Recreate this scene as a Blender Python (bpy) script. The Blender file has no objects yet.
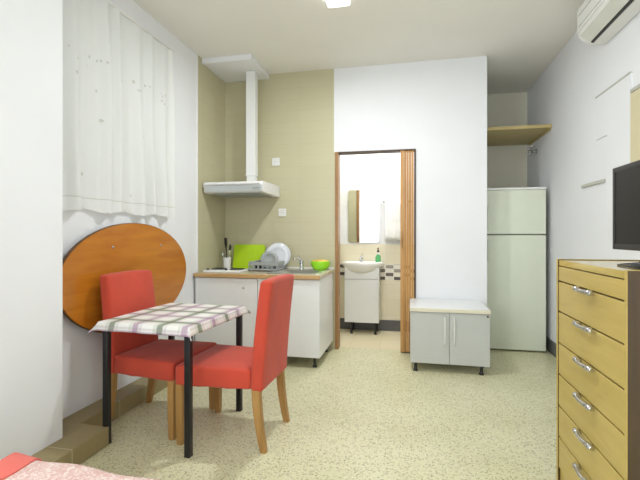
import bpy, bmesh, math, random
from mathutils import Vector, Matrix
random.seed(7)
PI = math.pi
SC = bpy.context.scene
COL = SC.collection

# ------------------------------------------------------------------ materials
class NT:
    def __init__(s, name):
        s.m = bpy.data.materials.new(name); s.m.use_nodes = True
        s.t = s.m.node_tree; s.b = s.t.nodes['Principled BSDF']
    def n(s, kind, **kw):
        x = s.t.nodes.new(kind)
        for k, v in kw.items():
            if k.startswith('i_'):
                key = k[2:]
                x.inputs[int(key) if key.isdigit() else key.replace('_', ' ')].default_value = v
            else: setattr(x, k, v)
        return x
    def l(s, a, b): s.t.links.new(a, b)
    def obj(s): return s.n('ShaderNodeTexCoord').outputs['Object']
    def math(s, op, a, b=0.0, c=None):
        x = s.n('ShaderNodeMath', operation=op)
        for i, v in enumerate((a, b) if c is None else (a, b, c)):
            if isinstance(v, (int, float)): x.inputs[i].default_value = v
            else: s.l(v, x.inputs[i])
        return x.outputs[0]
    def ramp(s, fac, stops, interp='LINEAR'):
        r = s.n('ShaderNodeValToRGB'); r.color_ramp.interpolation = interp
        e = r.color_ramp.elements
        while len(e) < len(stops): e.new(0.5)
        for i, (p, c) in enumerate(stops):
            e[i].position = p; e[i].color = (*c, 1)
        s.l(fac, r.inputs[0]); return r.outputs[0]
    def mix(s, fac, a, b, mode='MIX'):
        x = s.n('ShaderNodeMix', data_type='RGBA', blend_type=mode)
        if isinstance(fac, (int, float)): x.inputs[0].default_value = fac
        else: s.l(fac, x.inputs[0])
        for i, v in ((6, a), (7, b)):
            if isinstance(v, tuple): x.inputs[i].default_value = (*v, 1)
            else: s.l(v, x.inputs[i])
        return x.outputs[2]
    def bump(s, h, strength=.1, dist=.01):
        b = s.n('ShaderNodeBump'); b.inputs['Strength'].default_value = strength
        b.inputs['Distance'].default_value = dist
        s.l(h, b.inputs['Height']); s.l(b.outputs[0], s.b.inputs['Normal'])

def lin(r, g, b):
    f = lambda c: ((c/255)/12.92 if c/255 <= .04045 else (((c/255)+.055)/1.055)**2.4)
    return (f(r), f(g), f(b))

def plain(name, rgb, rough=.5, metal=0, var=.06, scale=8, bump=0, coat=0):
    """a base colour with a little noise variation"""
    t = NT(name); c = lin(*rgb)
    nz = t.n('ShaderNodeTexNoise'); nz.inputs['Scale'].default_value = scale
    nz.inputs['Detail'].default_value = 4
    t.l(t.obj(), nz.inputs['Vector'])
    lo = tuple(x*(1-var) for x in c); hi = tuple(min(1, x*(1+var)) for x in c)
    t.l(t.ramp(nz.outputs[0], [(.3, lo), (.7, hi)]), t.b.inputs['Base Color'])
    t.b.inputs['Roughness'].default_value = rough
    t.b.inputs['Metallic'].default_value = metal
    if coat: t.b.inputs['Coat Weight'].default_value = coat
    if bump:
        n2 = t.n('ShaderNodeTexNoise'); n2.inputs['Scale'].default_value = 250
        t.l(t.obj(), n2.inputs['Vector']); t.bump(n2.outputs[0], bump, .004)
    return t.m

def wood(name, c1, c2, axis='X', scale=3, rough=.4, stretch=12, var2=None):
    t = NT(name)
    mp = t.n('ShaderNodeMapping'); t.l(t.obj(), mp.inputs[0])
    s = [stretch]*3; s['XYZ'.index(axis)] = 1
    mp.inputs['Scale'].default_value = s
    nz = t.n('ShaderNodeTexNoise'); nz.inputs['Scale'].default_value = scale
    nz.inputs['Detail'].default_value = 6; nz.inputs['Distortion'].default_value = .6
    t.l(mp.outputs[0], nz.inputs['Vector'])
    t.l(t.ramp(nz.outputs[0], [(.25, lin(*c1)), (.75, lin(*c2))]), t.b.inputs['Base Color'])
    t.b.inputs['Roughness'].default_value = rough
    t.bump(nz.outputs[0], .05, .002)
    return t.m

def emis(name, rgb, power):
    t = NT(name)
    t.b.inputs['Base Color'].default_value = (*rgb, 1)
    t.b.inputs['Emission Color'].default_value = (*rgb, 1)
    t.b.inputs['Emission Strength'].default_value = power
    return t.m

def m_terrazzo():
    t = NT('terrazzo'); o = t.obj()
    base = t.n('ShaderNodeTexNoise'); base.inputs['Scale'].default_value = 1.6
    base.inputs['Detail'].default_value = 5; t.l(o, base.inputs['Vector'])
    col = t.ramp(base.outputs[0], [(.3, lin(210, 206, 166)), (.7, lin(226, 222, 186))])
    for sc, lo, hi, c in ((62, .25, .42, lin(168, 158, 112)), (34, .12, .24, lin(146, 120, 78)),
                          (48, .14, .24, lin(92, 84, 52)), (75, .2, .36, lin(240, 238, 222)), (90, .2, .35, lin(120, 112, 76))):
        mp = t.n('ShaderNodeMapping'); mp.inputs['Location'].default_value = (sc*.37, sc*.11, 0)
        t.l(o, mp.inputs[0])
        v = t.n('ShaderNodeTexVoronoi'); v.inputs['Scale'].default_value = sc
        t.l(mp.outputs[0], v.inputs['Vector'])
        sep = t.n('ShaderNodeSeparateColor'); t.l(v.outputs['Color'], sep.inputs[0])
        # only part of the cells carry a chip
        on = t.math('GREATER_THAN', sep.outputs[0], .45)
        m = t.n('ShaderNodeMapRange'); m.inputs[1].default_value = lo; m.inputs[2].default_value = hi
        m.inputs[3].default_value = 1; m.inputs[4].default_value = 0
        t.l(v.outputs['Distance'], m.inputs[0])
        col = t.mix(t.math('MULTIPLY', t.math('MULTIPLY', m.outputs[0], on), .7), col, c)
    t.l(col, t.b.inputs['Base Color'])
    t.b.inputs['Roughness'].default_value = .33
    return t.m

def m_tiles(name, c1, c2, mort, w, h, plane='XZ', msize=.002, rough=.35, grain=True):
    t = NT(name)
    sp = t.n('ShaderNodeSeparateXYZ'); t.l(t.obj(), sp.inputs[0])
    cb = t.n('ShaderNodeCombineXYZ')
    t.l(sp.outputs['XYZ'.index(plane[0])], cb.inputs[0]); t.l(sp.outputs['XYZ'.index(plane[1])], cb.inputs[1])
    br = t.n('ShaderNodeTexBrick'); br.offset = 0.0
    br.inputs['Scale'].default_value = 1
    br.inputs['Mortar Size'].default_value = msize
    br.inputs['Brick Width'].default_value = w; br.inputs['Row Height'].default_value = h
    br.inputs['Color1'].default_value = (*lin(*c1), 1); br.inputs['Color2'].default_value = (*lin(*c2), 1)
    br.inputs['Mortar'].default_value = (*lin(*mort), 1)
    t.l(cb.outputs[0], br.inputs['Vector'])
    out = br.outputs['Color']
    if grain:
        mp = t.n('ShaderNodeMapping'); mp.inputs['Scale'].default_value = (1, 40, 1); t.l(cb.outputs[0], mp.inputs[0])
        nz = t.n('ShaderNodeTexNoise'); nz.inputs['Scale'].default_value = 3; t.l(mp.outputs[0], nz.inputs['Vector'])
        out = t.mix(.05, out, t.ramp(nz.outputs[0], [(.3, lin(165, 150, 105)), (.7, lin(225, 216, 180))]))
    t.l(out, t.b.inputs['Base Color']); t.b.inputs['Roughness'].default_value = rough
    return t.m

def m_mosaic():
    """band of small mosaic tiles: white, grey and black, by cell"""
    t = NT('mosaic')
    sp = t.n('ShaderNodeSeparateXYZ'); t.l(t.obj(), sp.inputs[0])
    fx = t.math('FLOOR', t.math('DIVIDE', sp.outputs[0], .105)); fz = t.math('FLOOR', t.math('DIVIDE', sp.outputs[2], .05))
    par = t.math('MODULO', t.math('ADD', t.math('ABSOLUTE', fx), t.math('ABSOLUTE', fz)), 2)
    cb = t.n('ShaderNodeCombineXYZ'); t.l(fx, cb.inputs[0]); t.l(fz, cb.inputs[1])
    wn = t.n('ShaderNodeTexWhiteNoise'); t.l(cb.outputs[0], wn.inputs['Vector'])
    dark = t.ramp(wn.outputs['Value'], [(0, lin(98, 90, 86)), (.4, lin(128, 118, 110)), (.75, lin(160, 150, 142))], 'CONSTANT')
    gx = t.math('FRACT', t.math('DIVIDE', sp.outputs[0], .105)); gz = t.math('FRACT', t.math('DIVIDE', sp.outputs[2], .05))
    inner = t.math('MULTIPLY', t.math('GREATER_THAN', gx, .08), t.math('GREATER_THAN', gz, .15))
    t.l(t.mix(t.math('MULTIPLY', par, inner), lin(232, 228, 215), dark), t.b.inputs['Base Color'])
    t.b.inputs['Roughness'].default_value = .25
    return t.m

def m_plaid():
    t = NT('plaid_cloth')
    uv = t.n('ShaderNodeUVMap'); sp = t.n('ShaderNodeSeparateXYZ'); t.l(uv.outputs[0], sp.inputs[0])
    out = None
    col = lin(240, 238, 232)
    def stripe(sock, per, off, w):
        f = t.math('FRACT', t.math('DIVIDE', t.math('ADD', sock, off), per))
        d = t.math('ABSOLUTE', t.math('SUBTRACT', f, .5))
        m = t.n('ShaderNodeMapRange', interpolation_type='SMOOTHSTEP')
        m.inputs[1].default_value = w*.6/per; m.inputs[2].default_value = w*1.5/per
        m.inputs[3].default_value = 1; m.inputs[4].default_value = 0
        t.l(d, m.inputs[0]); return m.outputs[0]
    for sock, oz in ((sp.outputs[0], 0.0), (sp.outputs[1], .06)):
        col = t.mix(t.math('MULTIPLY', stripe(sock, .32, oz, .019), .78), col, lin(92, 112, 74), 'MIX')
        col = t.mix(t.math('MULTIPLY', stripe(sock, .32, .16+oz, .019), .62), col, lin(150, 96, 142), 'MIX')
        col = t.mix(t.math('MULTIPLY', stripe(sock, .16, .045+oz, .007), .30), col, lin(170, 150, 160), 'MIX')
        col = t.mix(t.math('MULTIPLY', stripe(sock, .16, .115+oz, .007), .30), col, lin(150, 165, 130), 'MIX')
    t.l(col, t.b.inputs['Base Color']); t.b.inputs['Roughness'].default_value = .55
    return t.m

def m_curtain():
    t = NT('sheer_curtain')
    uv = t.n('ShaderNodeUVMap'); sp = t.n('ShaderNodeSeparateXYZ'); t.l(uv.outputs[0], sp.inputs[0])
    # embroidered sprigs: one dense row, sparse ones below
    mp = t.n('ShaderNodeMapping'); t.l(uv.outputs[0], mp.inputs[0]); mp.inputs['Scale'].default_value = (1, .8, 1)
    v = t.n('ShaderNodeTexVoronoi'); v.inputs['Scale'].default_value = 26; t.l(mp.outputs[0], v.inputs['Vector'])
    sep = t.n('ShaderNodeSeparateColor'); t.l(v.outputs['Color'], sep.inputs[0])
    spot = t.math('LESS_THAN', v.outputs['Distance'], .28)
    row = t.math('LESS_THAN', t.math('ABSOLUTE', t.math('SUBTRACT', sp.outputs[1], 2.39)), .045)
    dense = t.math('MULTIPLY', row, t.math('GREATER_THAN', sep.outputs[0], .45))
    low = t.math('MULTIPLY', t.math('LESS_THAN', sp.outputs[1], 2.36), t.math('GREATER_THAN', sep.outputs[1], .965))
    m = t.math('MULTIPLY', spot, t.math('MAXIMUM', dense, low))
    hem = t.math('MULTIPLY', t.math('GREATER_THAN', sp.outputs[1], 1.478), t.math('LESS_THAN', sp.outputs[1], 1.484))
    c = t.mix(t.math('MULTIPLY', t.math('MAXIMUM', m, hem), .35), lin(248, 249, 246), lin(170, 164, 130))
    t.l(c, t.b.inputs['Base Color']); t.b.inputs['Roughness'].default_value = .8
    tr = t.n('ShaderNodeBsdfTranslucent'); t.l(c, tr.inputs[0])
    mx = t.n('ShaderNodeMixShader'); mx.inputs[0].default_value = .35
    t.l(t.b.outputs[0], mx.inputs[1]); t.l(tr.outputs[0], mx.inputs[2])
    t.l(mx.outputs[0], t.t.nodes['Material Output'].inputs[0])
    return t.m

def m_bedspread():
    t = NT('bedspread_pattern'); o = t.obj()
    nz = t.n('ShaderNodeTexNoise'); nz.inputs['Scale'].default_value = 55
    nz.inputs['Detail'].default_value = 1; nz.inputs['Distortion'].default_value = 2.2
    t.l(o, nz.inputs['Vector'])
    n2 = t.n('ShaderNodeTexNoise'); n2.inputs['Scale'].default_value = 7; t.l(o, n2.inputs['Vector'])
    pk = t.ramp(n2.outputs[0], [(.4, lin(208, 168, 158)), (.6, lin(214, 178, 170))])
    m = t.n('ShaderNodeMapRange'); m.inputs[1].default_value = .5; m.inputs[2].default_value = .56
    t.l(nz.outputs[0], m.inputs[0])
    t.l(t.mix(m.outputs[0], pk, lin(224, 206, 198)), t.b.inputs['Base Color'])
    t.b.inputs['Roughness'].default_value = .85
    return t.m

def m_fabric(name, rgb, scale=420):
    t = NT(name); o = t.obj()
    nz = t.n('ShaderNodeTexNoise'); nz.inputs['Scale'].default_value = 5; nz.inputs['Detail'].default_value = 3
    t.l(o, nz.inputs['Vector'])
    c = lin(*rgb)
    t.l(t.ramp(nz.outputs[0], [(.3, tuple(x*.9 for x in c)), (.7, tuple(min(1, x*1.08) for x in c))]), t.b.inputs['Base Color'])
    t.b.inputs['Roughness'].default_value = .9
    t.b.inputs['Sheen Weight'].default_value = .15
    w = t.n('ShaderNodeTexNoise'); w.inputs['Scale'].default_value = scale; t.l(o, w.inputs['Vector'])
    w2 = t.n('ShaderNodeTexNoise'); w2.inputs['Scale'].default_value = 14; t.l(o, w2.inputs['Vector'])
    t.bump(t.math('ADD', t.math('MULTIPLY', w.outputs[0], .25), w2.outputs[0]), .35, .006)
    return t.m

M = dict(
    wall=plain('white_paint', (240, 241, 243), .7, var=.015, scale=2),
    ceil=plain('ceiling_paint', (242, 240, 232), .8, var=.02, scale=1.5),
    niche=plain('niche_paint', (242, 238, 218), .75, var=.02, scale=2),
    floor=m_terrazzo(),
    bfloor=m_tiles('bath_floor_tile', (226, 214, 180), (230, 219, 188), (205, 192, 158), .33, .33, 'XY', grain=False),
    tile=m_tiles('beige_tile', (198, 192, 158), (201, 195, 162), (187, 180, 147), .60, .125, 'XZ', .0012),
    tileY=m_tiles('beige_tile_side', (198, 192, 158), (201, 195, 162), (187, 180, 147), .60, .125, 'YZ', .0012),
    btile=m_tiles('bath_tile', (230, 222, 196), (232, 224, 199), (214, 205, 178), .30, .20, 'XZ'),
    btileY=m_tiles('bath_tile_side', (230, 222, 196), (232, 224, 199), (214, 205, 178), .30, .20, 'YZ'),
    mosaic=m_mosaic(),
    ledge=m_tiles('wood_look_tile', (148, 132, 92), (156, 141, 100), (196, 186, 150), 5, .622, 'XY', .003, .45),
    dark=plain('dark_grey_skirting', (92, 92, 92), .4, var=.05),
    jamb=wood('jamb_wood', (150, 108, 66), (172, 128, 80), 'Z', 3, .4),
    fold=wood('folding_door_wood', (196, 146, 84), (206, 158, 96), 'Z', 4, .4),
    track=plain('track_brown', (84, 62, 44), .5),
    birch=wood('birch_veneer', (178, 154, 78), (196, 172, 96), 'Y', 3, .32, 9),
    birchtop=wood('birch_polished', (182, 158, 84), (198, 176, 102), 'Y', 3, .10, 9),
    birchshade=wood('birch_shaded', (60, 44, 22), (74, 54, 28), 'Z', 3, .38, 9),  # birch darkened in colour to carry the shade on the chest's side
    gap=plain('gap_shadow_wood', (70, 48, 26), .7),
    shelf=wood('shelf_wood', (186, 166, 108), (202, 184, 128), 'X', 3, .45, 9),
    oval=wood('orange_veneer', (176, 104, 24), (204, 130, 40), 'Y', 2.2, .22, 7),
    ovaledge=wood('dark_edge_wood', (84, 56, 28), (104, 72, 38), 'Y', 3, .4),
    counteredge=wood('counter_edge_wood', (186, 148, 98), (204, 168, 116), 'X', 3, .4),
    counter=plain('counter_laminate', (206, 192, 164), .25, var=.05, scale=30),
    cabw=plain('white_melamine', (236, 237, 236), .3, var=.01),
    cabg=plain('light_grey_melamine', (198, 200, 196), .35, var=.015),
    cream=plain('cream_edge', (232, 226, 204), .4, var=.02),
    fridge=plain('fridge_enamel', (226, 231, 212), .28, var=.012),
    seal=plain('fridge_seal', (120, 118, 106), .6),
    black=plain('black_metal', (22, 22, 24), .35, var=.1),
    blackp=plain('black_plastic', (26, 27, 28), .3, var=.1),
    screen=plain('dark_screen', (20, 20, 19), .35, var=.05),
    chrome=plain('chrome', (200, 200, 202), .18, 1, var=.03),
    steel=plain('brushed_steel', (215, 215, 212), .32, 1, var=.05),
    red=m_fabric('red_fabric', (200, 72, 50)),
    leg=wood('leg_oak', (164, 122, 66), (186, 144, 84), 'Z', 4, .45),
    plaid=m_plaid(), curtain=m_curtain(), spread=m_bedspread(),
    coral=m_fabric('coral_fabric', (216, 100, 86)),
    sheet=m_fabric('pale_blue_sheet', (222, 230, 236)),
    plastic=plain('white_plastic', (240, 240, 236), .35, var=.01),
    plasticg=plain('grey_plastic', (156, 160, 158), .4, var=.03),
    acgrille=plain('ac_grey', (222, 222, 212), .45, var=.03),
    hood=plain('hood_enamel', (238, 238, 236), .3, var=.01),
    hoodg=plain('hood_band', (200, 206, 208), .3, var=.02),
    lime=plain('lime_plastic', (186, 222, 24), .35, var=.03),
    limeb=plain('lime_bowl', (150, 222, 30), .3, var=.03),
    orange=plain('orange_lid', (228, 190, 90), .35, var=.05),
    porc=plain('porcelain', (246, 246, 244), .12, var=.005),
    plate=plain('plate_glaze', (222, 224, 228), .2, var=.02),
    plateg=plain('plate_grey', (166, 170, 168), .25, var=.02),
    green=plain('soap_green', (90, 176, 110), .25, var=.04),
    cream_p=plain('cream_board', (218, 208, 170), .5, var=.02),
    greyst=plain('pale_grey_strip', (196, 196, 186), .5, var=.02),
    towel=m_fabric('white_towel', (244, 244, 242), 200),
    lamp=emis('lamp_glass', (1, .99, .97), 4),
    blamp=emis('bath_lamp_glass', (1, .98, .94), 6),
)
M['screen'].node_tree.nodes['Principled BSDF'].inputs['Specular IOR Level'].default_value = .2
mm = NT('mirror_glass'); mm.b.inputs['Metallic'].default_value = 1
mm.b.inputs['Roughness'].default_value = .02; mm.b.inputs['Base Color'].default_value = (.82, .84, .82, 1); M['mirror'] = mm.m

# ------------------------------------------------------------------ geometry helpers
def BM(): return bmesh.new()
def box(bm, x0, x1, y0, y1, z0, z1, bev=0, seg=2, mi=0):
    r = bmesh.ops.create_cube(bm, size=1)
    vs = r['verts']
    bmesh.ops.scale(bm, vec=(x1-x0, y1-y0, z1-z0), verts=vs)
    bmesh.ops.translate(bm, vec=((x0+x1)/2, (y0+y1)/2, (z0+z1)/2), verts=vs)
    fs = {f for v in vs for f in v.link_faces}
    for f in fs: f.material_index = mi
    if bev:
        es = list({e for v in vs for e in v.link_edges})
        rr = bmesh.ops.bevel(bm, geom=es, offset=bev, segments=seg, affect='EDGES', profile=.5)
        for f in rr['faces']: f.smooth = seg > 1; f.material_index = mi
    return bm
def tube(bm, pts, r, n=10, cap=True, flat=1.0):
    """tube through pts, r a number or list"""
    pts = [Vector(p) for p in pts]; rings = []
    up = None
    for i, p in enumerate(pts):
        d = (pts[min(i+1, len(pts)-1)] - pts[max(i-1, 0)]).normalized()
        if up is None:
            up = Vector((0, 0, 1)) if abs(d.z) < .9 else Vector((1, 0, 0))
        a = d.cross(up).normalized(); b = a.cross(d).normalized(); up = b
        rr = r[i] if isinstance(r, (list, tuple)) else r
        rings.append([bm.verts.new(p + a*math.cos(2*PI*k/n)*rr + b*math.sin(2*PI*k/n)*rr*flat) for k in range(n)])
    for i in range(len(rings)-1):
        for k in range(n):
            f = bm.faces.new((rings[i][k], rings[i][(k+1) % n], rings[i+1][(k+1) % n], rings[i+1][k])); f.smooth = True
    if cap:
        bm.faces.new(rings[0][::-1]); bm.faces.new(rings[-1])
    return bm
def lathe(bm, prof, n=28, c=(0, 0, 0), sx=1, sy=1):
    """prof: list of (r, z)"""
    rings = []
    for r, z in prof:
        if r < 1e-5: rings.append([bm.verts.new((c[0], c[1], c[2]+z))])
        else: rings.append([bm.verts.new((c[0]+r*sx*math.cos(2*PI*k/n), c[1]+r*sy*math.sin(2*PI*k/n), c[2]+z)) for k in range(n)])
    for A, B in zip(rings, rings[1:]):
        for k in range(n):
            k2 = (k+1) % n
            if len(A) == 1 and len(B) == 1: continue
            if len(A) == 1: f = bm.faces.new((A[0], B[k2], B[k]))
            elif len(B) == 1: f = bm.faces.new((A[k], A[k2], B[0]))
            else: f = bm.faces.new((A[k], A[k2], B[k2], B[k]))
            f.smooth = True
    return bm
def prism(bm, poly, axis, a, b, smooth=False):
    """extrude a 2D polygon along axis from a to b. poly coords are the two other axes in order"""
    def mk(p, t):
        if axis == 'X': return (t, p[0], p[1])
        if axis == 'Y': return (p[0], t, p[1])
        return (p[0], p[1], t)
    A = [bm.verts.new(mk(p, a)) for p in poly]; B = [bm.verts.new(mk(p, b)) for p in poly]
    n = len(poly)
    bm.faces.new(A); bm.faces.new(B[::-1])
    for i in range(n):
        f = bm.faces.new((A[i], B[i], B[(i+1) % n], A[(i+1) % n])); f.smooth = smooth
    return bm
def rrect(x0, x1, y0, y1, r, n=5):
    out = []
    for cx, cy, a0 in ((x1-r, y1-r, 0), (x0+r, y1-r, PI/2), (x0+r, y0+r, PI), (x1-r, y0+r, 1.5*PI)):
        for k in range(n+1):
            a = a0 + PI/2*k/n; out.append((cx+r*math.cos(a), cy+r*math.sin(a)))
    return out

def obj(name, bm, mat, parent=None, label=None):
    bmesh.ops.recalc_face_normals(bm, faces=bm.faces)
    me = bpy.data.meshes.new(name); bm.to_mesh(me); bm.free()
    for m in (mat if isinstance(mat, (list, tuple)) else [mat]): me.materials.append(m)
    o = bpy.data.objects.new(name, me); COL.objects.link(o)
    if parent: o.parent = parent
    if label: o['label'] = label
    return o
def thing(name, label, cat, loc=(0, 0, 0), rz=0, group=None):
    o = bpy.data.objects.new(name, None); COL.objects.link(o)
    o.empty_display_size = .05
    o.location = loc; o.rotation_euler = (0, 0, rz); o['label'] = label; o['category'] = cat
    if group: o['group'] = group
    return o
def tag(o, label, cat, group=None):
    o['label'] = label; o['category'] = cat
    if group: o['group'] = group
    return o
def struct(name, bm, mat, parent=None):
    o = obj(name, bm, mat, parent)
    if not parent: o['kind'] = 'structure'
    return o
def dup(root, loc, rz, label, group=None):
    r = root.copy(); COL.objects.link(r); r.location = loc; r.rotation_euler = (0, 0, rz); r['label'] = label
    if group: r['group'] = group
    for ch in list(root.children):
        c = ch.copy(); COL.objects.link(c); c.parent = r
        for g in ch.children:
            d = g.copy(); COL.objects.link(d); d.parent = c
    return r

# ------------------------------------------------------------------ room shell
CZ = 3.05
DX0, DX1, DZ = -.796, .06, 2.14
XL, XN, XR = -2.09, -1.90, 1.45      # left wall (far part), left wall (near part), right wall
YB, YR = 4.46, -1.9                  # kitchen wall, wall behind the camera
b = BM(); box(b, XL-.2, XR+.15, YR-.1, 4.56, -.08, 0); box(b, .70, XR+.15, 4.56, 5.85, -.08, 0)
struct('floor', b, M['floor'])
b = BM(); box(b, -1.80, .70, 4.56, 5.60, -.08, 0); struct('floor_bathroom', b, M['bfloor'])
b = BM(); box(b, XL-.2, XR+.15, YR-.1, 5.85, CZ, CZ+.1); struct('ceiling', b, M['ceil'])
b = BM(); box(b, XL-.2, XL, 1.97, 3.82, 0, CZ); box(b, XL-.2, XN, YR-.1, -1.55, 0, CZ); box(b, XL-.2, XN, -.15, 1.97, 0, CZ)
box(b, XL-.2, XN, -1.55, -.15, 0, 1.0); box(b, XL-.2, XN, -1.55, -.15, 2.5, CZ); struct('wall_left', b, M['wall'])
b = BM()
for y in (-1.55, -.88, -.21): box(b, XN-.08, XN-.02, y, y+.06, 1.0, 2.5)
box(b, XN-.08, XN-.02, -1.55, -.15, 1.0, 1.06); box(b, XN-.08, XN-.02, -1.55, -.15, 2.44, 2.5); struct('fill_window_side', b, M['plastic'])  # unseen window, added so fill light reaches the right wall
b = BM(); box(b, XL-.2, XL+.006, 3.82, 4.56, 0, CZ); struct('wall_kitchen_side', b, M['tileY'])
b = BM(); box(b, XL+.006, -.81, YB, 4.56, 0, CZ); box(b, -.81, DX0, YB, 4.56, 0, DZ); struct('wall_kitchen', b, M['tile'])
b = BM(); box(b, -.81, DX0, YB, 4.56, DZ, CZ); box(b, DX1, .76, YB, 4.56, 0, CZ); box(b, DX0, DX1, YB, 4.56, DZ, CZ)
box(b, .70, .76, 4.56, 5.70, 0, CZ)
struct('wall_back', b, M['wall'])
b = BM(); box(b, .70, XR+.15, 5.70, 5.85, 0, CZ); struct('wall_niche', b, M['niche'])
b = BM(); box(b, XR, XR+.15, YR-.1, 5.70, 0, CZ); struct('wall_right', b, M['wall'])
b = BM(); box(b, XL-.2, -.5, YR-.1, YR, 0, CZ); box(b, 1.1, XR+.15, YR-.1, YR, 0, CZ)
box(b, -.5, 1.1, YR-.1, YR, 0, 1.0); box(b, -.5, 1.1, YR-.1, YR, 2.5, CZ); struct('wall_rear', b, M['wall'])
b = BM()
for x in (-.5, .27, 1.04): box(b, x, x+.06, YR-.08, YR-.02, 1.0, 2.5)
box(b, -.5, 1.1, YR-.08, YR-.02, 1.0, 1.06); box(b, -.5, 1.1, YR-.08, YR-.02, 2.44, 2.5); struct('fill_window_rear', b, M['plastic'])  # unseen window added behind the camera to brighten the room
# bathroom shell: beige tile below, white above
BY = 5.46
b = BM(); box(b, -1.80, .70, BY, BY+.14, 1.12, CZ); struct('wall_bathroom_upper', b, M['wall'])
b = BM(); box(b, -1.80, .70, BY-.008, BY+.14, 0, 1.12); struct('wall_bathroom_lower', b, M['btile'])
b = BM(); box(b, -1.80, -1.70, 4.56, BY-.008, 0, CZ); box(b, .69, .70, 4.572, BY-.008, 0, 1.12); struct('wall_bathroom_side', b, M['btileY'])
b = BM(); box(b, -1.70, DX0-.03, 4.56, 4.572, 0, 2.3); box(b, DX1+.03, .69, 4.56, 4.572, 0, 2.3); struct('wall_bathroom_front', b, M['tile'])
b = BM(); box(b, -1.70, .69, BY-.012, BY-.006, .66, .86); struct('trim_1', b, M['mosaic'])
b = BM(); box(b, -1.70, .69, BY-.022, BY-.008, 0, .14, .003); struct('baseboard_bathroom', b, M['dark'])
# skirting in the main room
b = BM(); box(b, XR-.014, XR, 2.4, 5.70, 0, .14, .003); struct('baseboard_right', b, M['dark'])
b = BM(); box(b, .76, XR-.014, 5.686, 5.70, 0, .14, .003); struct('baseboard_niche', b, M['dark'])
b = BM(); box(b, .07, .76, YB-.014, YB, 0, .14, .003); struct('baseboard_back', b, M['dark'])
# tiled ledge along the left wall
b = BM()
box(b, XN, -1.74, YR, 2.14, 0, .108, .003, 1); box(b, XL, XN, 1.97, 2.14, 0, .108)
box(b, XL, -1.937, 2.14, 3.76, 0, .108, .003, 1)
struct('trim_2', b, M['ledge'])
# white metal edge between tile and paint
b = BM(); box(b, XL, XL+.010, 3.812, 3.824, 0, CZ); struct('trim_3', b, M['plastic'])
# dropped white box on the ceiling over the duct
b = BM(); box(b, XL+.006, -1.548, 3.91, YB, 2.995, CZ, .003, 1); struct('trim_4', b, M['wall'])

# bathroom door: wood lining, dark track and folding leaf pushed to the right
d = bpy.data.objects.new('door_1', None); COL.objects.link(d); d['kind'] = 'structure'; d.location = (0, 0, 0)
b = BM(); box(b, DX0, DX0+.036, 4.445, 4.57, 0, DZ, .003, 1); obj('jamb', b, M['jamb'], d)
b = BM(); box(b, DX1-.018, DX1, 4.445, 4.57, 0, DZ, .003, 1); obj('jamb', b, M['track'], d)
b = BM(); box(b, DX0+.036, DX1-.018, 4.445, 4.57, DZ-.014, DZ, .003, 1); obj('door_track', b, M['track'], d)
xe = [-.098, -.060, -.034, -.010, .014, .040]
for k in range(5):
    xa, xb = xe[k], xe[k+1]-.003
    ya, yb = ((4.437, 4.440) if k == 0 else ((4.448, 4.462) if k % 2 else (4.462, 4.448)))
    b = BM(); prism(b, [(xa, ya), (xb, yb), (xb, 4.56), (xa, 4.56)], 'Z', .012, DZ-.016)
    p = obj('folding_panel', b, M['fold'], d)
    if k == 0:
        h = BM(); box(h, xa+.012, xa+.022, 4.418, 4.437, 1.10, 1.28, .004); obj('door_handle', h, M['leg'], p)

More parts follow.
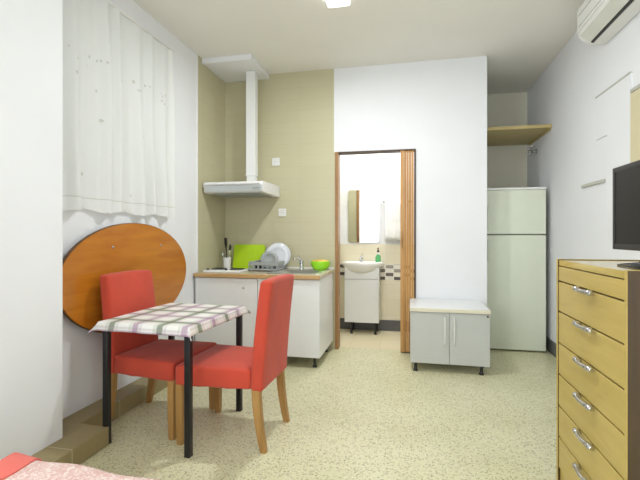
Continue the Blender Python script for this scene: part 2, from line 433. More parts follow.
# ------------------------------------------------------------------ chairs
def bend_back(z):
    t = max(0, (z-.36)/.61); return -.056*t**1.4
def flare(b):
    for v in b.verts: v.co.y *= 1+.14*(v.co.x+.20)/.45
    return b
def make_chair(label, group, loc, rz):
    t = thing('dining_chair', label, 'chair', loc, rz, group)
    # seat with a short skirt
    b = BM(); box(b, -.195, .27, -.228, .228, .352, .470, .016, 3)
    bmesh.ops.subdivide_edges(b, edges=[e for e in b.edges if e.calc_length() > .2], cuts=6, use_grid_fill=True)
    for v in b.verts:
        if v.co.z > .46:
            k = (1-(v.co.y/.228)**2)*(1-((v.co.x-.04)/.235)**2); v.co.z += .016*max(0, k)
        if v.co.z < .36: v.co.z += .004*math.sin(v.co.x*31)+.003*math.sin(v.co.y*27+1)
    for f in b.faces: f.smooth = True
    flare(b)
    obj('seat', b, M['red'], t)
    b = BM(); box(b, -.268, -.192, -.230, .230, .345, .984, .022, 4)
    zs = [.345+.627*i/12 for i in range(1, 12)]
    for zc in zs:
        bmesh.ops.bisect_plane(b, geom=list(b.verts)+list(b.edges)+list(b.faces), plane_co=(0, 0, zc), plane_no=(0, 0, 1))
    for yc in (-.15, -.08, 0, .08, .15):
        bmesh.ops.bisect_plane(b, geom=list(b.verts)+list(b.edges)+list(b.faces), plane_co=(0, yc, 0), plane_no=(0, 1, 0))
    for v in b.verts:
        z = v.co.z
        k = 1-(v.co.y/.230)**2
        if v.co.x > -.22 and .45 < z < .95: v.co.x += .012*k
        if z > .962: v.co.z += .008*k-.004
        v.co.y *= 1-.04*max(0, (z-.45)/.5)
        v.co.x += bend_back(z)
    for f in b.faces: f.smooth = True
    obj('backrest', b, M['red'], t)
    for sy in (-1, 1):
        # front leg, tapered square
        b = BM()
        rings = []
        for z, w in ((0, .017), (.02, .0175), (.20, .021), (.365, .023)):
            x = .246; y = sy*.232
            rings.append([b.verts.new((x+a*w, y+c*w, z)) for a, c in ((-1, -1), (1, -1), (1, 1), (-1, 1))])
        for A, B in zip(rings, rings[1:]):
            for k in range(4): b.faces.new((A[k], A[(k+1) % 4], B[(k+1) % 4], B[k]))
        b.faces.new(rings[0][::-1]); b.faces.new(rings[-1])
        bmesh.ops.bevel(b, geom=[e for e in b.edges if abs(e.verts[0].co.z-e.verts[1].co.z) > .01], offset=.004, segments=2, affect='EDGES')
        obj('leg', b, M['leg'], t)
        b = BM(); rings = []
        for i in range(8):
            z = .36*i/7; w = .0165+.006*i/7
            x = -.225-.045*(1-z/.36)**1.8; y = sy*(.203)
            rings.append([b.verts.new((x+a*w*1.1, y+c*w, z)) for a, c in ((-1, -1), (1, -1), (1, 1), (-1, 1))])
        for A, B in zip(rings, rings[1:]):
            for k in range(4): b.faces.new((A[k], A[(k+1) % 4], B[(k+1) % 4], B[k]))
        b.faces.new(rings[0][::-1]); b.faces.new(rings[-1])
        bmesh.ops.bevel(b, geom=[e for e in b.edges if abs(e.verts[0].co.z-e.verts[1].co.z) > .01], offset=.004, segments=2, affect='EDGES')
        obj('leg', b, M['leg'], t)
    return t
GC = 'red dining chairs facing each other at the small table'
chR = make_chair('red fabric dining chair in front of the kitchen units, facing the left wall', GC, (-1.078, 2.465, 0), PI-.03)
chL = dup(chR, (-1.640, 2.530, 0), math.radians(-4), 'red fabric dining chair with its back to the orange oval board', GC)

# ------------------------------------------------------------------ table + cloth
TX0, TX1, TY0, TY1, TZ = -1.772, -1.170, 2.100, 2.805, .728
t = thing('dining_table', 'small square dining table with black metal legs under a checked cloth', 'table', ((TX0+TX1)/2, (TY0+TY1)/2, 0), math.radians(-3))
cx, cy = t.location.x, t.location.y; hx, hy = (TX1-TX0)/2, (TY1-TY0)/2
b = BM(); box(b, -hx, hx, -hy, hy, TZ-.018, TZ, .003, 1); obj('tabletop', b, M['cabw'], t)
b = BM()
for s in (-1, 1):
    box(b, -hx+.03, hx-.03, s*(hy-.03)-.011, s*(hy-.03)+.011, TZ-.052, TZ-.018)
    box(b, s*(hx-.03)-.011, s*(hx-.03)+.011, -hy+.03, hy-.03, TZ-.052, TZ-.018)
obj('apron', b, M['black'], t)
for sx in (-1, 1):
    for sy in (-1, 1):
        b = BM(); box(b, sx*(hx-.026)-.019, sx*(hx-.026)+.019, sy*(hy-.036)-.019, sy*(hy-.036)+.019, .004, TZ-.018, .008, 3)
        lg = obj('leg', b, M['black'], t)
        b = BM(); box(b, sx*(hx-.026)-.018, sx*(hx-.026)+.018, sy*(hy-.036)-.018, sy*(hy-.036)+.018, 0, .008); obj('foot_cap', b, M['blackp'], lg)
def cloth():
    b = BM(); uvl = b.loops.layers.uv.new('UVMap')
    over = .056; n = 56
    XS = [-hx-over+(2*hx+2*over)*i/n for i in range(n+1)]; YS = [-hy-over+(2*hy+2*over)*j/n for j in range(n+1)]
    V = {}
    for i, x in enumerate(XS):
        for j, y in enumerate(YS):
            ex = max(0, abs(x)-hx-.004); ey = max(0, abs(y)-hy-.004); sx = math.copysign(1, x); sy = math.copysign(1, y)
            wob = .006*math.sin(y*23)*(1 if ex > 0 else 0); wob2 = .006*math.sin(x*26+1)*(1 if ey > 0 else 0)
            px = sx*(min(abs(x), hx+.004)+ex*.20+(.55*ey if ex > 0 else 0)*min(1, ex/.03)) + sx*max(0, wob)*ex/.05
            py = sy*(min(abs(y), hy+.004)+ey*.20+(.55*ex if ey > 0 else 0)*min(1, ey/.03)) + sy*max(0, wob2)*ey/.05
            z = TZ+.003 - (max(ex, ey)+.35*min(ex, ey))*.92 + (.0008*math.sin(x*17+y*9))
            if ex == 0 and ey == 0: z = max(z, TZ+.002)
            V[i, j] = (b.verts.new((px, py, z)), (x, y))
    for i in range(n):
        for j in range(n):
            q = [V[i, j], V[i+1, j], V[i+1, j+1], V[i, j+1]]
            f = b.faces.new([a[0] for a in q]); f.smooth = True
            for lp, a in zip(f.loops, q): lp[uvl].uv = (a[1][0]+1, a[1][1]+1)
    return b
c = obj('tablecloth', cloth(), M['plaid']); c.location = (cx, cy, 0); c.rotation_euler = (0, 0, math.radians(-3))
tag(c, 'white tablecloth checked in green and purple draped over the small table', 'tablecloth')
sm = c.modifiers.new('s', 'SOLIDIFY'); sm.thickness = .0012; sm.offset = 1

# ------------------------------------------------------------------ oval board against the wall
t = thing('oval_board', 'orange varnished oval wooden table top hung against the left wall below the curtain', 'table top', (-2.035, 2.783, .53))
b = BM(); n = 72
poly = [(.722*math.cos(2*PI*k/n), .40+.40*math.sin(2*PI*k/n)) for k in range(n)]
prism(b, poly, 'X', -.014, .008, True)
for f in b.faces:
    if len(f.verts) > 8:
        f.smooth = False
obj('board', b, [M['ovaledge']], t)
b = BM(); poly = [(.718*math.cos(2*PI*k/n), .40+.396*math.sin(2*PI*k/n)) for k in range(n)]
prism(b, poly, 'X', .008, .0105); obj('veneer_face', b, M['oval'], t, 'orange varnished face')
for y in (-.255, .318):
    b = BM(); lathe(b, [(0, 0), (.010, 0), (.010, .004), (.006, .007), (0, .008)], 16)
    bmesh.ops.rotate(b, cent=(0, 0, 0), matrix=Matrix.Rotation(PI/2, 3, 'Y'), verts=b.verts)
    bmesh.ops.translate(b, vec=(.0105, y, .626), verts=b.verts); obj('bolt', b, M['chrome'], t)
for y in (-.325, .325):
    b = BM(); box(b, -.054, -.014, y-.025, y+.025, .10, .70); obj('wall_batten', b, M['ovaledge'], t)

# ------------------------------------------------------------------ curtain
t = thing('curtain', 'long white sheer curtain with embroidered sprigs on the left wall', 'curtain', (-2.03, 2.65, 1.38))
b = BM(); uvl = b.loops.layers.uv.new('UVMap'); nx, nz = 150, 26
y0, y1, z0, z1 = 1.99, 3.30, 1.40, 2.86
folds = [(2.03, .05), (2.22, .045), (2.50, .05), (2.62, .03), (2.86, .05), (3.01, .035), (3.19, .05), (3.3, .03)]
G = {}
for i in range(nx+1):
    y = y0+(y1-y0)*i/nx
    f = sum(.06*math.exp(-((y-fy)/w)**2) for fy, w in folds)
    for j in range(nz+1):
        s = j/nz; z = z0+(z1-z0)*s
        amp = 1-.55*s
        x = .0 + f*amp*.85 - .035 + .006*math.sin(y*40+s*3)
        drop = .0
        if j == 0: drop = .012*math.sin(y*17)
        zz = z+drop
        G[i, j] = (b.verts.new((x, y-2.65+.01*math.sin(s*5+y*7), zz-1.38)), (y, z))
for i in range(nx):
    for j in range(nz):
        q = [G[i, j], G[i+1, j], G[i+1, j+1], G[i, j+1]]
        fc = b.faces.new([a[0] for a in q]); fc.smooth = True
        for lp, a in zip(fc.loops, q): lp[uvl].uv = a[1]
obj('curtain_cloth', b, M['curtain'], t)
b = BM(); tube(b, [(-.025, -.66, 1.485), (-.025, .68, 1.485)], .008, 12); rod = obj('curtain_rod', b, M['plastic'], t)
b = BM(); lathe(b, [(0, -.012), (.012, -.006), (.013, .004), (0, .012)], 12, (-.025, .68, 1.485)); obj('finial', b, M['plastic'], rod)

# ------------------------------------------------------------------ kitchen
KY = 3.745; KX0, KXm, KX1 = -2.08, -1.42, -.815
def kitchen_unit(x0, x1, label, knob_x, doors=1):
    xc = (x0+x1)/2; w = x1-x0
    t = thing('kitchen_cabinet', label, 'cabinet', (xc, KY, 0), 0, 'white base units under the worktop')
    b = BM(); box(b, -w/2+.0006, w/2-.0006, .02, .68, .10, .826); obj('body', b, M['cabw'], t)
    dx0, dx1 = -w/2+.003, w/2-.003
    b = BM(); box(b, dx0, dx1, 0, .018, .102, .822, .002, 1); dr = obj('door', b, M['cabw'], t)
    b = BM(); lathe(b, [(0, 0), (.006, 0), (.006, .012), (.014, .016), (.013, .024), (0, .026)], 16)
    bmesh.ops.rotate(b, cent=(0, 0, 0), matrix=Matrix.Rotation(PI/2, 3, 'X'), verts=b.verts)
    bmesh.ops.translate(b, vec=(knob_x-xc, 0, .737), verts=b.verts); obj('knob', b, M['steel'], dr)
    for fx in (-w/2+.06, w/2-.06):
        for fy in (.07, .60):
            b = BM(); lathe(b, [(0, 0), (.022, 0), (.022, .01), (.014, .018), (.014, .085), (.024, .092), (.024, .10), (0, .10)], 14, (fx, fy, 0))
            obj('leg', b, M['blackp'], t)
kitchen_unit(KX0+.01, KXm, 'white kitchen base unit with a small knob, in the left corner under the hob', -1.553)
kitchen_unit(KXm, KX1, 'white kitchen base unit under the sink, its right side towards the bathroom door', -1.29)
t = thing('worktop', 'beige kitchen worktop with a wooden front edge', 'worktop', (-1.44, 4.09, .83))
b = BM(); sx0, sx1, sy0, sy1 = .335-.205, .335+.205, -.03-.195, -.03+.165
box(b, KX0+1.44+.002, sx0, -.345, .368, 0, .036); box(b, sx1, -.81+1.44, -.345, .368, 0, .036)
box(b, sx0, sx1, -.345, sy0, 0, .036); box(b, sx0, sx1, sy1, .368, 0, .036); obj('slab', b, M['counter'], t)
b = BM(); box(b, KX0+1.44+.002, -.81+1.44, -.365, -.345, -.002, .037, .004); obj('front_edge', b, M['counteredge'], t, 'wooden front edge')
b = BM(); box(b, KX0+1.44+.002, -.81+1.44, .355, .3695, .036, .056, .003, 1); obj('upstand', b, M['plastic'], t)
WZ = .866
# hob
t = thing('hob', 'small white two-plate electric hob on the left of the worktop', 'hob', (-1.84, 3.99, WZ))
b = BM(); box(b, -.20, .20, -.14, .15, .0, .022, .006); obj('hob_top', b, M['porc'], t)
for k, x in enumerate((-.10, .10)):
    b = BM(); lathe(b, [(0, .030), (.072, .030), (.078, .027), (.078, .021), (0, .021)], 28, (x, .02, 0)); obj('hotplate', b, M['blackp'], t)
for x in (-.16, .04):
    b = BM(); lathe(b, [(.014, .021), (.013, .036), (0, .037)], 14, (x, -.115, 0)); obj('knob', b, M['blackp'], t)
# sink and tap
t = thing('sink', 'stainless steel sink set in the worktop behind the red chair', 'sink', (-1.105, 4.06, WZ))
b = BM()
def ring(z, x0, x1, y0, y1, r): return [b.verts.new((p[0], p[1], z)) for p in rrect(x0, x1, y0, y1, r)]
R = [ring(0.0005, -.262, .262, -.235, .275, .03), ring(.005, -.258, .258, -.231, .271, .03), ring(.005, -.20, .20, -.19, .16, .05),
     ring(-.03, -.195, .195, -.185, .155, .05)]
for A, B in zip(R, R[1:]):
    for k in range(len(A)):
        f = b.faces.new((A[k], A[(k+1) % len(A)], B[(k+1) % len(A)], B[k])); f.smooth = True
b.faces.new(R[-1]); obj('basin', b, M['steel'], t)
t = thing('mixer_tap', 'short chrome mixer tap with a lever at the kitchen sink', 'tap', (-1.125, 4.275, WZ+.005))
b = BM(); lathe(b, [(0, 0), (.026, 0), (.026, .008), (.020, .012), (.019, .085), (.021, .095), (.012, .104), (0, .106)], 20); obj('tap_body', b, M['chrome'], t)
b = BM(); tube(b, [(0, 0, .055), (-.02, -.04, .09), (-.045, -.09, .125), (-.058, -.11, .118)], [.012, .011, .010, .010], 12); obj('spout', b, M['chrome'], t)
b = BM(); tube(b, [(0, 0, .098), (-.02, .02, .118), (-.05, .01, .150)], [.009, .007, .009], 10); obj('lever', b, M['chrome'], t)
# utensil pot
t = thing('utensil_pot', 'white utensil pot in the corner of the worktop beside the lime board', 'pot', (-1.945, 4.21, WZ))
b = BM(); lathe(b, [(0, 0), (.036, 0), (.038, .004), (.043, .125), (.046, .130), (.041, .130), (.036, .01), (0, .008)], 24); obj('pot', b, M['porc'], t)
def utensil(label, x, y, tx, ty, kind, mat, h):
    o = thing('kitchen_utensil', label, 'utensil', (-1.945+x, 4.21+y, WZ+.012), 0, 'utensils in the pot')
    hd = Vector((tx, ty, h))
    b = BM(); tube(b, [(0, 0, 0), hd*.65], .0075, 8); obj('handle', b, mat, o)
    b = BM()
    if kind == 'spatula':
        tube(b, [hd*.62, hd*.72, hd*.82, hd], [.009, .026, .036, .038], 12, flat=.22)
    else:
        tube(b, [hd*.62, hd*.72, hd*.86, hd*.96, hd], [.006, .016, .026, .018, .006], 12, flat=.4)
    obj('head', b, mat, o)
utensil('black plastic spatula standing in the white utensil pot', -.004, .004, -.022, .02, 'spatula', M['blackp'], .33)
utensil('black spoon standing in the white utensil pot', .006, .016, .018, .020, 'spoon', M['blackp'], .26)
utensil('steel spoon standing at the right of the white utensil pot', .012, -.008, .032, -.01, 'spoon', M['steel'], .20)
utensil('steel spoon standing at the left of the white utensil pot', -.012, -.008, -.026, -.014, 'spoon', M['steel'], .17)
# cutting board leaning on the wall
b = BM(); prism(b, rrect(-.185, .185, 0, .268, .022), 'Y', -.005, .005)
hole = BM()
o = obj('cutting_board', b, M['lime']); hole.free()
o.location = (-1.770, 4.375, WZ+.003); o.rotation_euler = (math.radians(-12), 0, 0)
tag(o, 'lime green plastic cutting board leaning on the beige tiles', 'cutting board')
# dish rack
t = thing('dish_rack', 'grey plastic dish drying rack on the worktop', 'dish rack', (-1.475, 4.20, WZ))
b = BM(); x, y = .15, .155
box(b, -x, x, -y, y, .008, .018, .003, 1)
for s in (-1, 1):
    box(b, -x, x, s*y-.006, s*y+.006, .06, .10, .003, 1); box(b, s*x-.006, s*x+.006, -y, y, .06, .10, .003, 1)
    box(b, -x, x, s*y-.006, s*y+.006, .01, .028, .002, 1); box(b, s*x-.006, s*x+.006, -y, y, .01, .028, .002, 1)
    for k in range(7):
        px = -x+2*x*k/6; box(b, px-.006, px+.006, s*y-.004, s*y+.004, .02, .07)
        py = -y+2*y*k/6; box(b, s*x-.004, s*x+.004, py-.006, py+.006, .02, .07)
obj('basket', b, M['plasticg'], t)
for px in (-x+.02, x-.02):
    for py in (-y+.02, y-.02):
        b = BM(); lathe(b, [(0, 0), (.010, 0), (.012, .009), (0, .009)], 12, (px, py, 0)); obj('foot', b, M['plasticg'], t)
b = BM()
for k in range(9):
    py = -.116+.029*k; tube(b, [(-.10, py, .018), (-.10, py, .05), (-.09, py, .06), (-.08, py, .05), (-.08, py, .018)], .0025, 6)
    tube(b, [(.06, py, .018), (.06, py, .05), (.07, py, .06), (.08, py, .05), (.08, py, .018)], .0025, 6)
for py in (-.12, .12): tube(b, [(-.10, py, .020), (.08, py, .020)], .003, 6)
for px in (-.10, -.08, .06, .08): tube(b, [(px, -.125, .020), (px, .125, .020)], .003, 6)
obj('plate_pegs', b, M['plasticg'], t)
def plate(label, r, loc, yaw, lean, mat):
    b = BM(); lathe(b, [(0, 0), (r*.55, 0), (r*.62, .006), (r, .020), (r*.995, .023), (r*.64, .010), (r*.55, .004), (0, .004)], 40)
    o = obj('plate', b, mat)
    o.rotation_mode = 'XYZ'
    o.rotation_euler = (PI/2-lean, 0, yaw); o.location = loc
    tag(o, label, 'plate', 'plates in the drying rack')
def zc(r, lean): return WZ+.019+r*math.cos(lean)+.002
for dy, r, lb in ((.155, .134, 'white dinner plate rearmost in the drying rack'), (.115, .130, 'white dinner plate second from the wall in the drying rack')):
    plate(lb, r, (-1.40, 4.20+dy-.02, zc(r, .12)), math.radians(14), .12, M['plate'])
plate('smaller grey plate foremost in the drying rack', .092, (-1.455, 4.19, zc(.092, .12)), math.radians(14), .12, M['plateg'])
for k, xx in enumerate((-.055, -.012)):
    b = BM(); tube(b, [(0, 0, 0), (0, 0, .040), (0, 0, .085)], [.006, .010, .009], 8); o = obj('cutlery_handle', b, M['blackp'])
    o.location = (-1.475+xx-.03, 4.08, WZ+.020)
    tag(o, ('left' if k == 0 else 'right')+'most black cutlery handle at the front of the drying rack', 'cutlery', 'cutlery in the drying rack')
# lime bowl
t = thing('bowl', 'lime green plastic bowl at the right end of the worktop', 'bowl', (-.935, 4.335, WZ+.005))
b = BM(); lathe(b, [(0, 0), (.062, 0), (.070, .006), (.096, .035), (.102, .065), (.101, .085), (.101, .092), (.096, .092), (.090, .05), (.06, .012), (0, .010)], 36); obj('bowl_shell', b, M['limeb'], t)
b = BM(); lathe(b, [(0, .112), (.05, .109), (.085, .100), (.0935, .090), (.0935, .084), (0, .084)], 36); obj('lid', b, M['orange'], t, 'pale orange lid')
# hood + duct
t = thing('range_hood', 'white range hood with a grey band fixed to the beige tiles', 'range hood', (-1.75, 4.18, 1.66))
b = BM()
x0, x1 = -.316, .325
# side profile in YZ, slanted front
prism(b, [(-.28, .085), (-.265, .118), (.275, .128), (.275, .0), (-.24, .008), (-.26, .018)], 'X', x0, x1)
bmesh.ops.bevel(b, geom=list(b.edges), offset=.004, segments=2, affect='EDGES')
obj('hood_body', b, M['hood'], t)
b = BM(); box(b, x0+.03, x1-.03, -.296, -.262, .088, .112, .004); obj('front_lip', b, M['hood'], t)
b = BM(); prism(b, [(-.286, .080), (-.268, .022), (-.262, .022), (-.270, .084)], 'X', x0+.02, x1-.01); pnl = obj('control_band', b, M['hoodg'], t, 'grey control band')
for k in range(4):
    b = BM(); box(b, x1-.10+k*.018, x1-.09+k*.018, -.290, -.275, .045, .057, .001, 1); obj('button', b, M['plasticg'], pnl)
b = BM(); box(b, x0+.06, x1-.06, -.22, .2, -.003, .003); obj('grease_filter', b, M['plasticg'], t)
t = thing('duct', 'white vertical ventilation duct rising from the hood to the ceiling', 'duct', (-1.665, 4.24, 1.782))
b = BM(); box(b, -.058, .046, -.045, .045, .10, 1.213, .006); obj('duct_pipe', b, M['hood'], t)
b = BM(); box(b, -.052, .040, -.040, .040, .004, .10, .006); box(b, -.061, .049, -.048, .048, .092, .108, .003); obj('collar', b, M['hood'], t)
# sockets
def socket(x, z, label):
    t = thing('wall_socket', label, 'socket', (x, YB, z), 0, 'wall sockets on the beige tiles')
    b = BM(); box(b, -.045, .045, -.012, 0, -.045, .045, .004); obj('plate', b, M['plastic'], t)
    b = BM(); lathe(b, [(.021, 0), (.023, .004), (.026, .004), (.026, 0)], 24)
    bmesh.ops.rotate(b, cent=(0, 0, 0), matrix=Matrix.Rotation(PI/2, 3, 'X'), verts=b.verts); bmesh.ops.translate(b, vec=(0, -.011, 0), verts=b.verts)
    obj('outlet_ring', b, M['acgrille'], t)
    for sx in (-.0095, .0095):
        b = BM(); lathe(b, [(.003, 0), (.003, .002), (0, .002)], 8)
        bmesh.ops.rotate(b, cent=(0, 0, 0), matrix=Matrix.Rotation(PI/2, 3, 'X'), verts=b.verts); bmesh.ops.translate(b, vec=(sx, -.011, 0), verts=b.verts)
        obj('pin_hole', b, M['blackp'], t)
socket(-1.47, 2.06, 'white wall socket above the range hood, beside the duct')
socket(-1.395, 1.49, 'white wall socket below the right end of the range hood')

# ------------------------------------------------------------------ low cabinet
t = thing('low_cabinet', 'low white cabinet with two pale grey doors against the back wall', 'cabinet', (.345, 3.88, 0))
b = BM(); box(b, -.343, .343, .02, .555, .078, .545); obj('body', b, M['cabw'], t)
b = BM(); box(b, -.347, .347, -.006, .56, .545, .580, .003, 1); tp = obj('top', b, M['cabw'], t)
b = BM(); box(b, -.347, .347, -.009, -.006, .546, .579); obj('edge_strip', b, M['cream'], tp, 'cream edge strip')
for s in (-1, 1):
    xa, xb = (-.341, -.0015) if s < 0 else (.0015, .341)
    b = BM(); box(b, xa, xb, 0, .018, .080, .541, .002, 1); dr = obj('door', b, M['cabg'], t)
    hxp = s*.040
    b = BM(); tube(b, [(hxp, 0, .250), (hxp, -.024, .258), (hxp, -.028, .28), (hxp, -.028, .47), (hxp, -.024, .492), (hxp, 0, .50)], .0055, 10); obj('handle', b, M['plastic'], dr)
    if s > 0:
        b = BM(); lathe(b, [(.008, 0), (.008, .005), (0, .006)], 14)
        bmesh.ops.rotate(b, cent=(0, 0, 0), matrix=Matrix.Rotation(PI/2, 3, 'X'), verts=b.verts); bmesh.ops.translate(b, vec=(.322, 0, .522), verts=b.verts)
        obj('lock', b, M['blackp'], dr)
for px in (-.295, .275):
    for py in (.03, .50):
        b = BM(); lathe(b, [(0, 0), (.020, 0), (.022, .012), (.015, .022), (.014, .06), (.022, .068), (.022, .079), (0, .079)], 16, (px, py, 0)); obj('leg', b, M['blackp'], t)

# ------------------------------------------------------------------ fridge, shelf, valve
t = thing('refrigerator', 'tall white two-door refrigerator in the niche under the wooden shelf', 'refrigerator', (1.098, 4.77, 0))
b = BM(); box(b, -.30, .30, .05, .62, .03, 1.722, .006); obj('body', b, M['fridge'], t)
b = BM(); box(b, -.302, .302, -.004, .62, 1.722, 1.746, .004); obj('top_cap', b, M['plastic'], t)
for za, zb, hz0, hz1, nm in ((.014, 1.238, .95, 1.19, 'fridge_door'), (1.250, 1.720, 1.29, 1.56, 'freezer_door')):
    b = BM(); box(b, -.30, .30, 0, .044, za, zb, .008, 3); dr = obj(nm, b, M['fridge'], t)
    b = BM(); box(b, -.285, -.262, -.020, 0, hz0, hz1, .006); obj('door_handle', b, M['fridge'], dr)
b = BM(); box(b, -.292, .292, .02, .05, .045, 1.72); obj('door_seal', b, M['seal'], t)
b = BM(); box(b, -.29, .29, .06, .08, .003, .030); obj('kick_plate', b, M['blackp'], t)
for px in (-.24, .24):
    for py in (.08, .55):
        b = BM(); lathe(b, [(0, 0), (.018, 0), (.018, .03), (0, .03)], 12, (px, py, 0)); obj('foot', b, M['blackp'], t)
t = thing('wall_shelf', 'deep wooden shelf spanning the niche above the refrigerator', 'shelf', (1.105, 4.76, 2.365))
b = BM(); box(b, -.345, .345, 0, .84, 0, .036, .002, 1); obj('board', b, M['shelf'], t)
for s in (-.335, .335):
    b = BM(); box(b, s-.010, s+.010, .03, .80, -.022, 0); obj('batten', b, M['shelf'], t)
t = thing('pipe_valve', 'small chrome pipe valve on the right wall under the shelf', 'valve', (1.45, 5.30, 2.22))
b = BM(); lathe(b, [(0, 0), (.03, 0), (.03, .006), (.012, .010), (.012, .06), (.02, .062), (.02, .09), (0, .092)], 16)
bmesh.ops.rotate(b, cent=(0, 0, 0), matrix=Matrix.Rotation(-PI/2, 3, 'Y'), verts=b.verts); obj('valve_body', b, M['chrome'], t)
b = BM(); tube(b, [(-.075, 0, .0), (-.075, 0, .05), (-.075, 0, .06)], [.010, .010, .006], 10); tube(b, [(-.075, 0, 0), (-.075, 0, -.05)], .012, 10); obj('stem', b, M['chrome'], t)
b = BM(); box(b, -.13, -.03, -.008, .008, .058, .070, .004); obj('valve_lever', b, M['plastic'], t)

# ------------------------------------------------------------------ bathroom things
t = thing('vanity_unit', 'white bathroom vanity with washbasin seen through the open doorway', 'vanity', (-.592, 5.18, 0))
b = BM(); box(b, -.215, .215, .02, .27, .145, .84); obj('body', b, M['cabw'], t)
b = BM(); box(b, -.213, .213, 0, .02, .147, .685, .002, 1); dr = obj('door', b, M['cabw'], t)
b = BM(); box(b, -.213, .213, 0, .02, .692, .838, .002, 1); obj('drawer', b, M['cabw'], t)
for px in (-.13, .17):
    for py in (.04, .23):
        b = BM(); lathe(b, [(0, 0), (.020, 0), (.020, .01), (.013, .02), (.013, .145), (0, .145)], 12, (px, py, 0)); obj('leg', b, M['blackp'], t)
b = BM()
prof = [(.0, -.11), (.13, -.10), (.20, -.068), (.248, -.01), (.262, .03), (.255, .035), (.235, .03), (.18, -.03), (.08, -.055), (0, -.06)]
lathe(b, prof, 40, (0, .085, .865), 1, .67)
obj('washbasin', b, M['porc'], t)
b = BM(); box(b, -.262, .262, .15, .262, .840, .892, .012, 3); obj('basin_ledge', b, M['porc'], t)
b = BM(); lathe(b, [(0, 0), (.022, 0), (.020, .05), (.022, .07), (0, .08)], 16, (-.02, .20, .892)); tube(b, [(-.02, .20, .93), (-.02, .14, .95), (-.02, .09, .935)], .010, 10)
tube(b, [(-.02, .20, .965), (-.02, .225, 1.0)], .006, 8); obj('tap', b, M['chrome'], t)
t = thing('soap_bottle', 'green soap bottle with a dark pump on the bathroom washbasin', 'soap bottle', (-.40, 5.38, .892))
b = BM(); lathe(b, [(0, 0), (.032, 0), (.034, .01), (.034, .07), (.016, .095), (.014, .10), (0, .10)], 20); obj('bottle', b, M['green'], t)
b = BM(); lathe(b, [(.020, .10), (.020, .125), (0, .126)], 16); obj('label_band', b, M['plastic'], t, 'white collar')
b = BM(); lathe(b, [(.016, .125), (.016, .145), (.006, .15), (.006, .18), (0, .18)], 12); tube(b, [(0, 0, .178), (0, -.04, .172)], .009, 8); obj('pump', b, M['ovaledge'], t)
t = thing('bathroom_mirror', 'tall frameless mirror with rounded corners above the washbasin', 'mirror', (-.595, BY-.012, 1.14))
b = BM(); prism(b, rrect(-.205, .205, 0, .69, .03), 'Y', 0, .011); obj('backing', b, M['plasticg'], t)
b = BM(); prism(b, rrect(-.204, .204, .001, .689, .03), 'Y', -.004, 0); obj('glass', b, M['mirror'], t)
t = thing('towel_rail', 'small chrome rail on the bathroom wall to the right of the mirror', 'rail', (-.17, BY, 1.67))
b = BM(); tube(b, [(-.17, 0, 0), (-.17, -.05, 0), (.17, -.05, 0), (.17, 0, 0)], .007, 10); obj('bar', b, M['chrome'], t)
for x in (-.17, .17):
    b = BM(); box(b, x-.018, x+.018, -.006, 0, -.018, .018, .003, 1); obj('wall_plate', b, M['chrome'], t)
b = BM(); n = 40; G = {}
pr = [(-.010, -.50)] + [(-.010, -.50+.5*k/8) for k in range(1, 9)] + [(-.0, .011), (.0, .0115)] + [(.010, -.30*k/6) for k in range(0, 7)]
for i in range(n+1):
    x = -.145+.29*i/n
    for j, (dy, dz) in enumerate(pr):
        w = .012*math.sin(x*52)*(min(1, -dz/.15) if dz < 0 else 0)
        G[i, j] = b.verts.new((x, dy-.002 + (-abs(w) if dy < 0 else 0), dz))
for i in range(n):
    for j in range(len(pr)-1):
        f = b.faces.new((G[i, j], G[i+1, j], G[i+1, j+1], G[i, j+1])); f.smooth = True
o = obj('towel', b, M['towel']); o.location = (-.17, BY-.05, 1.668)
tag(o, 'white towel hanging over the bathroom rail', 'towel')
sm = o.modifiers.new('s', 'SOLIDIFY'); sm.thickness = .004; sm.offset = 0
t = thing('bathroom_light', 'round bathroom ceiling light', 'ceiling light', (-.35, 5.0, CZ))
b = BM(); lathe(b, [(0, 0), (.14, 0), (.14, -.03), (.13, -.03), (0, -.03)], 32); obj('base', b, M['plastic'], t)
b = BM(); lathe(b, [(.13, -.031), (.12, -.06), (.07, -.085), (0, -.092)], 32); obj('diffuser', b, M['blamp'], t)

# ------------------------------------------------------------------ chest of drawers
CX0, CX1, CY0, CY1, CH = .72, 1.20, 1.60, 2.30, 1.12
t = thing('chest_of_drawers', 'tall birch veneer chest of drawers against the right wall', 'chest of drawers', ((CX0+CX1)/2, (CY0+CY1)/2, 0))
ox, oy = t.location.x, t.location.y; w = (CX1-CX0)/2; l = (CY1-CY0)/2
for s, mt in ((-1, M['birchshade']), (1, M['birch'])):
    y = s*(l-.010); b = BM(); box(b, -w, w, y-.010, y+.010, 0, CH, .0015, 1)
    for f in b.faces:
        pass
    o = obj('side_panel', b, [M['birch'], M['birchshade']], t)
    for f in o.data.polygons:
        if abs(f.normal.y) > .9: f.material_index = 1  # side faces get the birch with shade in its colour
b = BM(); box(b, -w+.006, w, -l+.020, l-.020, CH-.032, CH-.004, .001, 1); obj('top', b, M['birchtop'], t)
b = BM(); box(b, w-.008, w-.002, -l+.02, l-.02, .03, CH-.032); obj('back_panel', b, M['birchshade'], t)
b = BM(); box(b, -w+.028, w-.01, -l+.020, l-.020, .03, CH-.032); obj('carcass', b, M['gap'], t)
b = BM(); box(b, -w+.012, -w+.028, -l+.020, l-.020, 0, .080, .001, 1); obj('plinth', b, M['birch'], t)
gz = [1.087, 1.011, .860, .704, .548, .392, .238, .083]
